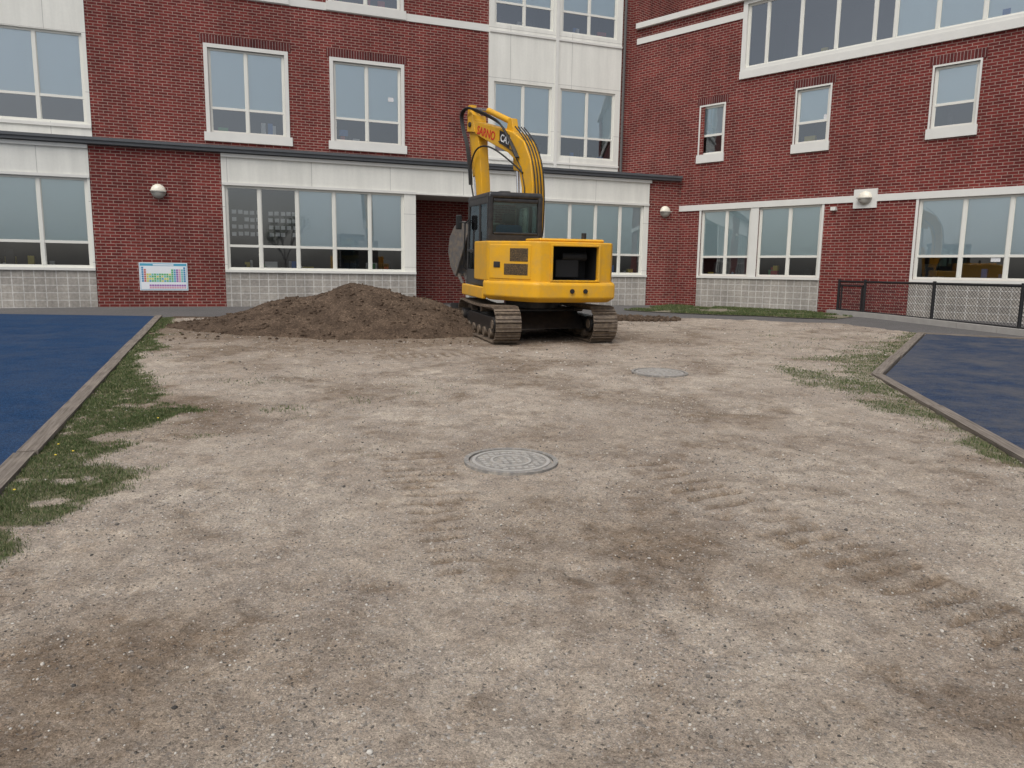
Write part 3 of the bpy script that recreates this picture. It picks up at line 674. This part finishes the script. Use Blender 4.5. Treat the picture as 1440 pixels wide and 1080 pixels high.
def mesh(name,V,F,mat,parent=ex,bevel=.0,smooth=False,seg=2):
    me=bpy.data.meshes.new(name); me.from_pydata([tuple(v) for v in V],[],F); me.materials.append(mat)
    bm=bmesh.new(); bm.from_mesh(me); bmesh.ops.recalc_face_normals(bm,faces=bm.faces); bm.to_mesh(me); bm.free()
    o=bpy.data.objects.new(name,me); link(o,parent)
    if bevel:
        b=o.modifiers.new('bevel','BEVEL'); b.width=bevel; b.segments=seg; b.limit_method='ANGLE'; b.angle_limit=math.radians(28)
        for p in me.polygons: p.use_smooth=True
        o.modifiers.new('wn','WEIGHTED_NORMAL')
    return o
BF=[(3,2,1,0),(4,5,6,7),(0,1,5,4),(1,2,6,5),(2,3,7,6),(3,0,4,7)]
def box(name,x0,x1,y0,y1,z0,z1,mat,parent=ex,bevel=.012):
    V=[(x,y,z) for z in(z0,z1) for x,y in((x0,y0),(x1,y0),(x1,y1),(x0,y1))]
    return mesh(name,V,BF,mat,parent,bevel)
def prism(name,poly,a,b,axis,mat,parent=ex,bevel=.012,seg=2):
    n=len(poly)
    if axis=='z': V=[(p[0],p[1],a) for p in poly]+[(p[0],p[1],b) for p in poly]
    elif axis=='x': V=[(a,p[0],p[1]) for p in poly]+[(b,p[0],p[1]) for p in poly]
    F=[tuple(range(n))[::-1],tuple(range(n,2*n))]+[(i,(i+1)%n,(i+1)%n+n,i+n) for i in range(n)]
    return mesh(name,V,F,mat,parent,bevel,seg=seg)
def cyl(name,a,b,r,mat,parent=ex,n=24,bevel=.006):
    a,b=Vector(a),Vector(b); d=(b-a).normalized(); u=d.orthogonal().normalized(); v=d.cross(u)
    V=[p+(u*math.cos(2*math.pi*k/n)+v*math.sin(2*math.pi*k/n))*r for p in(a,b) for k in range(n)]
    F=[tuple(range(n))[::-1],tuple(range(n,2*n))]+[(k,(k+1)%n,(k+1)%n+n,k+n) for k in range(n)]
    return mesh(name,V,F,mat,parent,bevel)
def track(cx):
    tw=.45; R_=.30; L=1.12; cz=.325
    per=4*L+2*math.pi*R_; npl=44; V=[];F=[]
    def at(s):
        s%=per
        if s<2*L: return (L-s, cz-R_, math.pi)
        s-=2*L
        if s<math.pi*R_: t=s/R_; return (-L-R_*math.sin(t), cz-R_*math.cos(t), math.pi-t)
        s-=math.pi*R_
        if s<2*L: return (-L+s, cz+R_-.035*math.sin(math.pi*s/(2*L)), 0)
        s-=2*L; t=s/R_; return (L+R_*math.sin(t), cz+R_*math.cos(t), -t)
    def addbox(o,tx,nx,hw,l0,l1,h0,h1):
        i=len(V)
        for h in(h0,h1):
            for l,x in((l0,-hw),(l1,-hw),(l1,hw),(l0,hw)): V.append((cx+x,o[0]+tx[0]*l+nx[0]*h,o[1]+tx[1]*l+nx[1]*h))
        F.extend([tuple(i+k for k in q) for q in BF])
    pl=per/npl
    for k in range(npl):
        y,z,a=at((k+.5)*pl); t=(math.cos(a),math.sin(a)); nrm_=(-t[1],t[0])
        cyy=max(-L,min(L,y)); ov=(y-cyy,z-cz)
        if ov[0]*nrm_[0]+ov[1]*nrm_[1]<0: nrm_=(-nrm_[0],-nrm_[1])
        addbox((y,z),t,nrm_,tw/2,-pl*.46,pl*.46,-.012,.008)
        addbox((y,z),t,nrm_,tw/2-.003,-pl*.40,-pl*.28,.008,.030); addbox((y,z),t,nrm_,tw/2-.003,.0,pl*.1,.008,.028)
        addbox((y,z),t,nrm_,.075,-pl*.5,pl*.5,-.06,-.013)
    mesh('track_shoes',V,F,M_steel,ex,.003)
    prism('track_frame',[(-1.0,.17),(1.0,.17),(1.0,.36),(.8,.43),(-.8,.43),(-1.0,.36)],cx-.14,cx+.14,'x',M_blkp)
    for y,r in((-L,.245),(L,.235)):
        cyl('drive_wheel',(cx-.05,y,cz),(cx+.05,y,cz),r,M_steel)
        cyl('hub',(cx-.20,y,cz),(cx+.20,y,cz),.13,M_blkp)
        for s_ in(-1,1): cyl('hub_cap',(cx+s_*.20,y,cz),(cx+s_*.215,y,cz),.08,M_steel)
    for k in range(5):
        y=-.78+k*.39; cyl('roller',(cx-.17,y,.14),(cx+.17,y,.14),.085,M_steel)
    cyl('carrier_roller',(cx-.12,0,.52),(cx+.12,0,.52),.06,M_steel)
track(-.885); track(.885)
box('carbody',-.7,.7,-.45,.45,.30,.56,M_blkp,bevel=.04)
prism('cross_leg',[(-.9,.22),(-.55,.22),(-.2,.5),(-.5,.5)],-.72,.72,'x',M_blkp); prism('cross_leg',[(.9,.22),(.55,.22),(.2,.5),(.5,.5)],-.72,.72,'x',M_blkp)
cyl('swing_bearing',(0,0,.55),(0,0,.74),.52,M_blkp,n=40)
prism('dozer_blade',[(1.88,.10),(1.95,.06),(2.02,.12),(1.97,.28),(2.0,.47),(1.94,.5),(1.90,.3)],-1.15,1.15,'x',M_blkp)
for x_ in(-.5,.5): prism('blade_arm',[(.4,.28),(1.9,.18),(1.9,.32),(.4,.42)],x_-.06,x_+.06,'x',M_blkp)
plan=[(-1.08,.25),(-1.08,-.58),(-1.03,-.72),(-.52,-1.42),(-.38,-1.50),(.70,-1.50),(.95,-1.40),(1.08,-1.15),(1.08,.2)]
def offs(P,k,c=(0,-.4)): return [(c[0]+(x-c[0])*(1+k),c[1]+(y-c[1])*(1+k)) for x,y in P]
deckp=[(-1.09,1.22),(-1.09,-.4),(1.09,-.4),(1.09,1.1),(.9,1.22),(.5,1.25),(.4,1.05),(.0,1.05),(-.1,1.22)]
prism('deck',deckp,.74,.90,'z',M_blkp,bevel=.02)
cwp=offs([(-1.08,-.50),(-1.04,-.68),(-.54,-1.44),(-.40,-1.52),(.72,-1.52),(.98,-1.43),(1.10,-1.15),(1.10,-.1)],.03)
inn=[(-1.0,-.50),(-.97,-.64),(-.50,-1.36),(-.38,-1.44),(.68,-1.44),(.92,-1.36),(1.02,-1.10),(1.02,-.1)]
n=len(cwp); V=[(x,y,.72) for x,y in inn]+[(x,y,.80) for x,y in cwp]+[(x,y,1.03) for x,y in cwp]+[(x,y,1.07) for x,y in offs(cwp,-.03)]
F=[tuple(range(n))[::-1],tuple(range(3*n,4*n))]
for l in range(3): F+=[(l*n+i,l*n+(i+1)%n,(l+1)*n+(i+1)%n,(l+1)*n+i) for i in range(n)]
mesh('counterweight',V,F,M_yel,ex,.025,seg=3)
prism('side_skirt',[(-1.10,1.15),(-1.10,-.45),(-1.02,-.45),(-1.02,1.15)],.72,.93,'z',M_yel,bevel=.02)
prism('side_skirt',[(1.02,1.1),(1.02,-.1),(1.10,-.1),(1.10,1.1)],.72,1.03,'z',M_yel,bevel=.02)
hood=prism('engine_hood',plan,1.05,1.74,'z',M_yel,bevel=0)
cut=box('cutter',-.16,.66,-1.7,-.95,1.10,1.665,M_dark,bevel=0); cut.parent=ex
bpy.context.view_layer.update()
bo=hood.modifiers.new('cut','BOOLEAN'); bo.operation='DIFFERENCE'; bo.object=cut; bo.solver='EXACT'
dg=bpy.context.evaluated_depsgraph_get(); nm=bpy.data.meshes.new_from_object(hood.evaluated_get(dg)); hood.modifiers.clear(); hood.data=nm; bpy.data.objects.remove(cut)
b=hood.modifiers.new('bevel','BEVEL'); b.width=.032; b.segments=3; b.limit_method='ANGLE'; b.angle_limit=math.radians(28)
for p in nm.polygons: p.use_smooth=True
hood.modifiers.new('wn','WEIGHTED_NORMAL')
mesh('engine_bay_lining',[(x,y,z) for z in(1.112,1.655) for x,y in((-.15,-1.44),(.65,-1.44),(.65,-.96),(-.15,-.96))],[BF[0],BF[1],BF[3],BF[4],BF[5]],M_dark)
box('engine_block',-.02,.42,-1.25,-1.0,1.13,1.45,M_dark,bevel=.03); cyl('air_filter',(.1,-1.2,1.5),(.55,-1.2,1.5),.075,M_dark)
for a,b_,c,d in [(-.16,.66,1.665,1.70),(-.16,.66,1.075,1.10),(-.20,-.16,1.075,1.70),(.66,.70,1.075,1.70)]: box('opening_rim',a,b_,-1.525,-1.495,c,d,M_yel,bevel=.008)
A_=Vector((-1.03,-.72,0)); B_=Vector((-.52,-1.42,0)); dd=(B_-A_).normalized(); nn=Vector((dd.y,-dd.x,0)); nn=nn if nn.y<0 and nn.x<0 else -nn; LL=(B_-A_).length
def pan(name,f0,f1,z0,z1,o0,o1,mat,bev=.006):
    c=[A_+dd*LL*f0+nn*o0,A_+dd*LL*f1+nn*o0,A_+dd*LL*f1+nn*o1,A_+dd*LL*f0+nn*o1]
    V=[(p.x,p.y,z) for z in(z0,z1) for p in c]; mesh(name,V,BF,mat,ex,bev)
pan('door_panel',-.02,1.0,1.10,1.68,-.01,.014,M_yel,.012)
pan('grille',.50,.94,1.40,1.62,.0,.020,M_gril); pan('grille',.36,.94,1.17,1.36,.0,.020,M_gril)
pan('latch',.10,.26,1.29,1.39,.0,.026,M_blkp)
for x_ in(.18,.42): cyl('rear_lamp',(x_,-1.56,.92),(x_,-1.585,.92),.04,M_dark)
box('hood_top',-.3,.9,-1.2,-.2,1.74,1.80,M_yel,bevel=.03)
cyl('exhaust',(.75,-.6,1.78),(.75,-.6,1.92),.045,M_blkp)
prism('right_body',[(.36,.2),(1.08,.2),(1.08,1.05),(.95,1.2),(.5,1.2),(.36,1.0)],.92,1.42,'z',M_yel,bevel=.035,seg=3)
# cab
X0,X1,Y0,Y1,Z0,Z1=-1.0,.02,-.42,1.22,.93,2.60
cb=M_blkp
box('cab_roof',X0+.0,X1,Y0+.0,Y1-.08,Z1-.13,Z1,cb,bevel=.05)
box('cab_floor',X0,X1,Y0,Y1,Z0,Z0+.10,cb)
prism('cab_rear_lower',[(X0,Y0),(X1,Y0),(X1,Y0+.12),(X0,Y0+.12)],Z0,1.86,'z',cb)
box('cab_rear_post',X0,X0+.10,Y0,Y0+.12,1.8,Z1-.05,cb,bevel=.03); box('cab_rear_post',X1-.10,X1,Y0,Y0+.12,1.8,Z1-.05,cb,bevel=.03)
for x_ in(X0,X1-.06):
    prism('cab_front_post',[(Y1-.02,Z0),(Y1-.10,Z0),(Y1-.24,Z1-.08),(Y1-.15,Z1-.08)],x_,x_+.06,'x',cb)
    box('cab_mid_post',x_+.004,x_+.056,.18,.27,Z0,Z1-.08,cb)
    box('cab_side_sill',x_+.002,x_+.05,Y0+.05,.2,Z0,1.62,cb)
    box('cab_top_rail',x_+.003,x_+.052,Y0+.05,Y1-.15,Z1-.2,Z1-.08,cb)
box('door_lower',X0+.002,X0+.05,.2,Y1-.08,Z0,1.22,cb); box('door_bar',X0-.01,X0+.03,.25,Y1-.1,1.55,1.60,cb)
box('rear_glass',X0+.10,X1-.10,Y0+.05,Y0+.056,1.86,Z1-.14,M_cabglass,bevel=0)
box('side_glass',X0+.02,X0+.026,Y0+.1,.18,1.62,Z1-.2,M_cabglass,bevel=0); box('door_glass',X0+.02,X0+.026,.27,Y1-.14,1.22,Z1-.2,M_cabglass,bevel=0)
box('right_glass',X1-.03,X1-.024,Y0+.1,Y1-.14,1.6,Z1-.2,M_cabglass,bevel=0)
box('front_glass',X0+.06,X1-.06,Y1-.18,Y1-.174,1.2,Z1-.15,M_cabglass,bevel=0)
box('rear_window_trim',X0+.10,X1-.10,Y0-.008,Y0+.04,1.86,1.90,cb); box('rear_window_trim',X0+.10,X1-.10,Y0-.008,Y0+.04,Z1-.18,Z1-.12,cb)
box('seat_base',-.72,-.22,.1,.6,1.15,1.42,M_seat,bevel=.05); box('seat_back',-.72,-.22,.0,.14,1.35,2.05,M_seat,bevel=.06); box('headrest',-.60,-.34,.02,.12,2.07,2.26,M_rub,bevel=.05)
box('console',-.88,-.76,.1,.7,1.1,1.62,M_rub); box('console',-.18,-.06,.1,.7,1.1,1.62,M_rub); box('monitor',-.16,-.03,.85,.9,1.6,1.85,M_rub)
tube('door_handle',[(X0-.03,.4,1.3),(X0-.05,.4,1.35),(X0-.05,.4,1.9),(X0-.03,.4,1.95)],.014,M_rub,ex); tube('grab_rail',[(X0-.01,1.12,1.2),(X0-.07,1.12,1.25),(X0-.07,1.05,2.1),(X0-.01,1.0,2.15)],.015,M_rub,ex)
tube('mirror_arm',[(X0+.05,1.1,2.1),(X0-.14,1.28,2.12)],.012,M_rub,ex); box('mirror',X0-.20,X0-.08,1.26,1.31,1.98,2.26,M_rub,bevel=.02)
box('beacon',X0+.3,X0+.5,-.1,.1,Z1,Z1+.04,M_rub)
# boom group (swing frame turned left)
bg_=empty('boom_group'); bg_.parent=ex; bg_.location=(.25,1.05,0); bg_.rotation_euler=(0,0,math.radians(15))
def bandpoly(C,Wd):
    L_=[];R__=[]
    for i,(p,wv) in enumerate(zip(C,Wd)):
        a=Vector(C[max(0,i-1)]); b=Vector(C[min(len(C)-1,i+1)]); d=(b-a).normalized(); n_=Vector((-d.y,d.x))
        L_.append(tuple(Vector(p)+n_*wv/2)); R__.append(tuple(Vector(p)-n_*wv/2))
    return L_+R__[::-1]
def strip(name,C,Wd,hx,mat,bevel=.015,x0=0):
    n=len(C); P_=bandpoly(C,Wd); V=[(x0-hx,p[0],p[1]) for p in P_]+[(x0+hx,p[0],p[1]) for p in P_]; m2=2*n; F=[]
    for i in range(n-1):
        a,b_,c,d=i,i+1,m2-2-i,m2-1-i; F.append((a,b_,c,d)); F.append((a+m2,d+m2,c+m2,b_+m2))
    F+=[(i,i+m2,(i+1)%m2+m2,(i+1)%m2) for i in range(m2)]
    return mesh(name,V,F,mat,bg_,bevel)
box('swing_bracket',-.28,.28,-.2,.25,.62,1.15,M_blkp,bg_,.03)
for x_ in(-.22,.22): prism('bracket_ear',[(-.16,1.1),(.2,1.1),(.12,1.55),(-.1,1.55)],x_-.04,x_+.04,'x',M_blkp,bg_)
BC=[(0,1.30),(-.08,1.8),(-.11,2.4),(-.09,2.85),(.02,3.25),(.22,3.54),(.58,3.74),(1.1,3.90),(1.65,4.08),(2.2,4.26)]
BW=[.22,.34,.38,.40,.44,.45,.42,.36,.30,.22]
strip('boom',BC,BW,.145,M_yel,.02)
cyl('boom_cylinder',(0,.22,1.15),(0,.42,2.4),.065,M_yel,bg_); cyl('boom_rod',(0,.42,2.4),(0,.50,3.3),.035,M_chr,bg_)
prism('rod_bracket',[(.30,3.15),(.58,3.2),(.62,3.6),(.30,3.55)],-.05,.05,'x',M_yel,bg_)
AC=[(2.40,4.56),(2.22,4.30),(2.05,3.75),(1.92,3.1),(1.80,2.3)]; AW=[.16,.34,.32,.27,.20]
strip('arm',AC,AW,.11,M_yel,.015)
prism('arm_fork',[(2.0,4.1),(2.35,4.15),(2.32,4.46),(2.12,4.48)],-.17,.17,'x',M_yel,bg_)
cyl('arm_cylinder',(0,.70,4.15),(0,1.7,4.52),.062,M_yel,bg_); cyl('arm_rod',(0,1.7,4.52),(0,2.42,4.66),.034,M_chr,bg_)
prism('cylinder_lug',[(.55,3.90),(.85,4.0),(.78,4.24),(.65,4.22)],-.07,.07,'x',M_yel,bg_)
prism('arm_lug',[(2.3,4.4),(2.52,4.5),(2.50,4.73),(2.36,4.73)],-.07,.07,'x',M_yel,bg_)
cyl('bucket_cylinder',(0,2.42,4.1),(0,2.25,3.2),.055,M_yel,bg_); cyl('bucket_rod',(0,2.25,3.2),(0,2.18,2.65),.03,M_chr,bg_)
cyl('pin',(-.2,2.2,4.28),(.2,2.2,4.28),.055,M_blkp,bg_); cyl('pin',(-.2,0,1.32),(.2,0,1.32),.06,M_blkp,bg_)
dz=-.12
prism('bucket_link',[(1.85,2.5),(2.2,2.7),(2.24,2.58),(1.9,2.4)],-.12,.12,'x',M_blkp,bg_); prism('bucket_link',[(2.14,2.68),(2.26,2.66),(2.36,2.08),(2.26,2.06)],-.10,.10,'x',M_blkp,bg_)
prof=[(1.75,2.30+dz),(2.15,2.34+dz),(2.52,2.24+dz),(2.76,1.98+dz),(2.82,1.66+dz),(2.70,1.34+dz),(2.46,1.12+dz)]
V=[];F=[];n=len(prof); bw_=.36; inner=[]
for k,(y,z) in enumerate(prof):
    a=Vector(prof[max(0,k-1)]); b_=Vector(prof[min(n-1,k+1)]); d=(b_-a).normalized(); inner.append(Vector((y,z))+Vector((d.y,-d.x))*.035)
P_=[Vector(p) for p in prof]+inner[::-1]
V=[(-bw_,p.x,p.y) for p in P_]+[(bw_,p.x,p.y) for p in P_]; m2=2*n
for i in range(n-1):
    a,b_,c,d=i,i+1,m2-2-i,m2-1-i; F.append((a,b_,c,d)); F.append((a+m2,d+m2,c+m2,b_+m2))
F+=[(i,i+m2,(i+1)%m2+m2,(i+1)%m2) for i in range(m2)]
mesh('bucket_shell',V,F,M_buck,bg_,.006)
for s_ in(-1,1): prism('bucket_side',prof,s_*bw_-.015,s_*bw_+.015,'x',M_buck,bg_,.004)
for k in range(5):
    x_=-.30+k*.15; prism('bucket_tooth',[(2.50,1.18+dz),(2.42,1.10+dz),(2.24,.97+dz),(2.44,1.20+dz)],x_-.03,x_+.03,'x',M_buck,bg_,.004)
for x_ in(-.14,.14): prism('bucket_ear',[(1.72,2.5+dz),(1.9,2.52+dz),(2.45,2.3+dz),(2.4,2.2+dz),(1.75,2.28+dz)],x_-.02,x_+.02,'x',M_buck,bg_,.004)
for k in range(4):
    x_=-.105+.07*k
    tube('hose',[(x_,-.05,1.4),(x_,-.32,1.75),(x_,-.35,2.4),(x_,-.33,2.85),(x_,-.22,3.32),(x_,.05,3.75),(x_,.45,4.03)],.013,M_rub,bg_,2,True)
for k in range(3):
    s_=-.165-.03*k; tube('hose',[(s_,.2,3.4),(s_,.7,4.02+.03*k),(s_,1.3,4.30+.03*k),(s_,1.9,4.50+.03*k),(s_,2.3,4.66),(s_-.02,2.55,4.55),(s_,2.5,4.25),(s_,2.2,3.75),(s_,2.1,3.0)],.018,M_rub,bg_,2,True)
tube('hose',[(-.16,.05,3.1),(-.2,.7,3.5),(-.2,1.5,3.8),(-.2,2.0,3.7),(-.2,2.15,3.15),(-.17,2.0,2.7)],.018,M_rub,bg_,2,True)
tube('hard_line',[(-.15,-.05,1.9),(-.155,-.03,2.8),(-.155,.12,3.2),(-.155,.45,3.55),(-.155,1.0,3.8)],.012,M_blkp,bg_)
tube('hard_line',[(.155,-.05,1.9),(.16,-.03,2.8),(.16,.12,3.2),(.16,.45,3.55)],.012,M_blkp,bg_)
def text(body,size,y,z,mat,ang,x=-.149,ext=.002):
    cu=bpy.data.curves.new('lettering','FONT'); cu.body=body; cu.size=size; cu.extrude=ext; cu.materials.append(mat); cu.offset=.004
    o=bpy.data.objects.new('lettering',cu); link(o,bg_)
    o.matrix_local=Matrix.Translation((x,y,z))@Matrix.Rotation(ang,4,'X')@Matrix(((0,0,-1,0),(-1,0,0,0),(0,1,0,0),(0,0,0,1)))
text('SARNO',.24,1.95,4.07,M_red,math.radians(17))
V=[(x,y,z) for x in(-.147,-.150) for y,z in((.98,3.76),(.58,3.62),(.58,3.88),(.98,4.02))]
mesh('logo_plate',V,BF,M_blkp,bg_)
text('CAT',.20,.95,3.81,M_white,math.radians(19),-.153)

# ------------------------------------------------------------ trees across the yard
M_bark=simple('bark',(.16,.135,.11),.9,var=.3); M_leaf=leafmat('spring_leaves',(.05,.09,.02),(.10,.16,.04),(.18,.24,.08))
def tree_mesh(seed):
    rd=random.Random(seed); V=[];F=[];tips=[]
    def seg(a,b,r0,r1):
        d=(b-a).normalized(); u=d.orthogonal().normalized(); v=d.cross(u); i=len(V)
        for p,r in((a,r0),(b,r1)):
            for k in range(5): t=k*2*math.pi/5; V.append(tuple(p+(u*math.cos(t)+v*math.sin(t))*r))
        for k in range(5): F.append((i+k,i+(k+1)%5,i+5+(k+1)%5,i+5+k))
    def grow(p,d,L,r,dep):
        q=p+d*L; seg(p,q,r,r*.68)
        if dep==0: tips.append(q); return
        for _ in range(3 if dep>1 else 4):
            nd=(d+Vector((rd.uniform(-1,1),rd.uniform(-1,1),rd.uniform(-.35,.7)))*.62).normalized(); grow(q,nd,L*rd.uniform(.62,.85),r*.6,dep-1)
    grow(Vector((0,0,0)),Vector((0,0,1)),2.6,.2,5)
    nb=len(F)
    for t in tips:
        for _ in range(5):
            c=t+Vector((rd.gauss(0,.3),rd.gauss(0,.3),rd.gauss(0,.3))); i=len(V)
            for k in range(3): V.append(tuple(c+Vector((rd.uniform(-.1,.1),rd.uniform(-.1,.1),rd.uniform(-.1,.1)))))
            F.append((i,i+1,i+2))
    me=bpy.data.meshes.new('tree'); me.from_pydata(V,[],F); me.materials.append(M_bark); me.materials.append(M_leaf)
    me.polygons.foreach_set('material_index',[0]*nb+[1]*(len(F)-nb))
    a=me.attributes.new('tone','FLOAT','POINT'); a.data.foreach_set('value',[rd.random() for _ in V]); return me
tms=[tree_mesh(1),tree_mesh(2)]
for i,(x_,y_) in enumerate([(-34,-34),(-20,-46),(10,-46),(24,-44),(36,-30)]):
    o=bpy.data.objects.new('tree',tms[i%2]); link(o); o.location=(x_,y_,-.14); o.rotation_euler=(0,0,i*1.3); s_=.9+.2*((i*7)%3); o.scale=(s_,s_,s_)
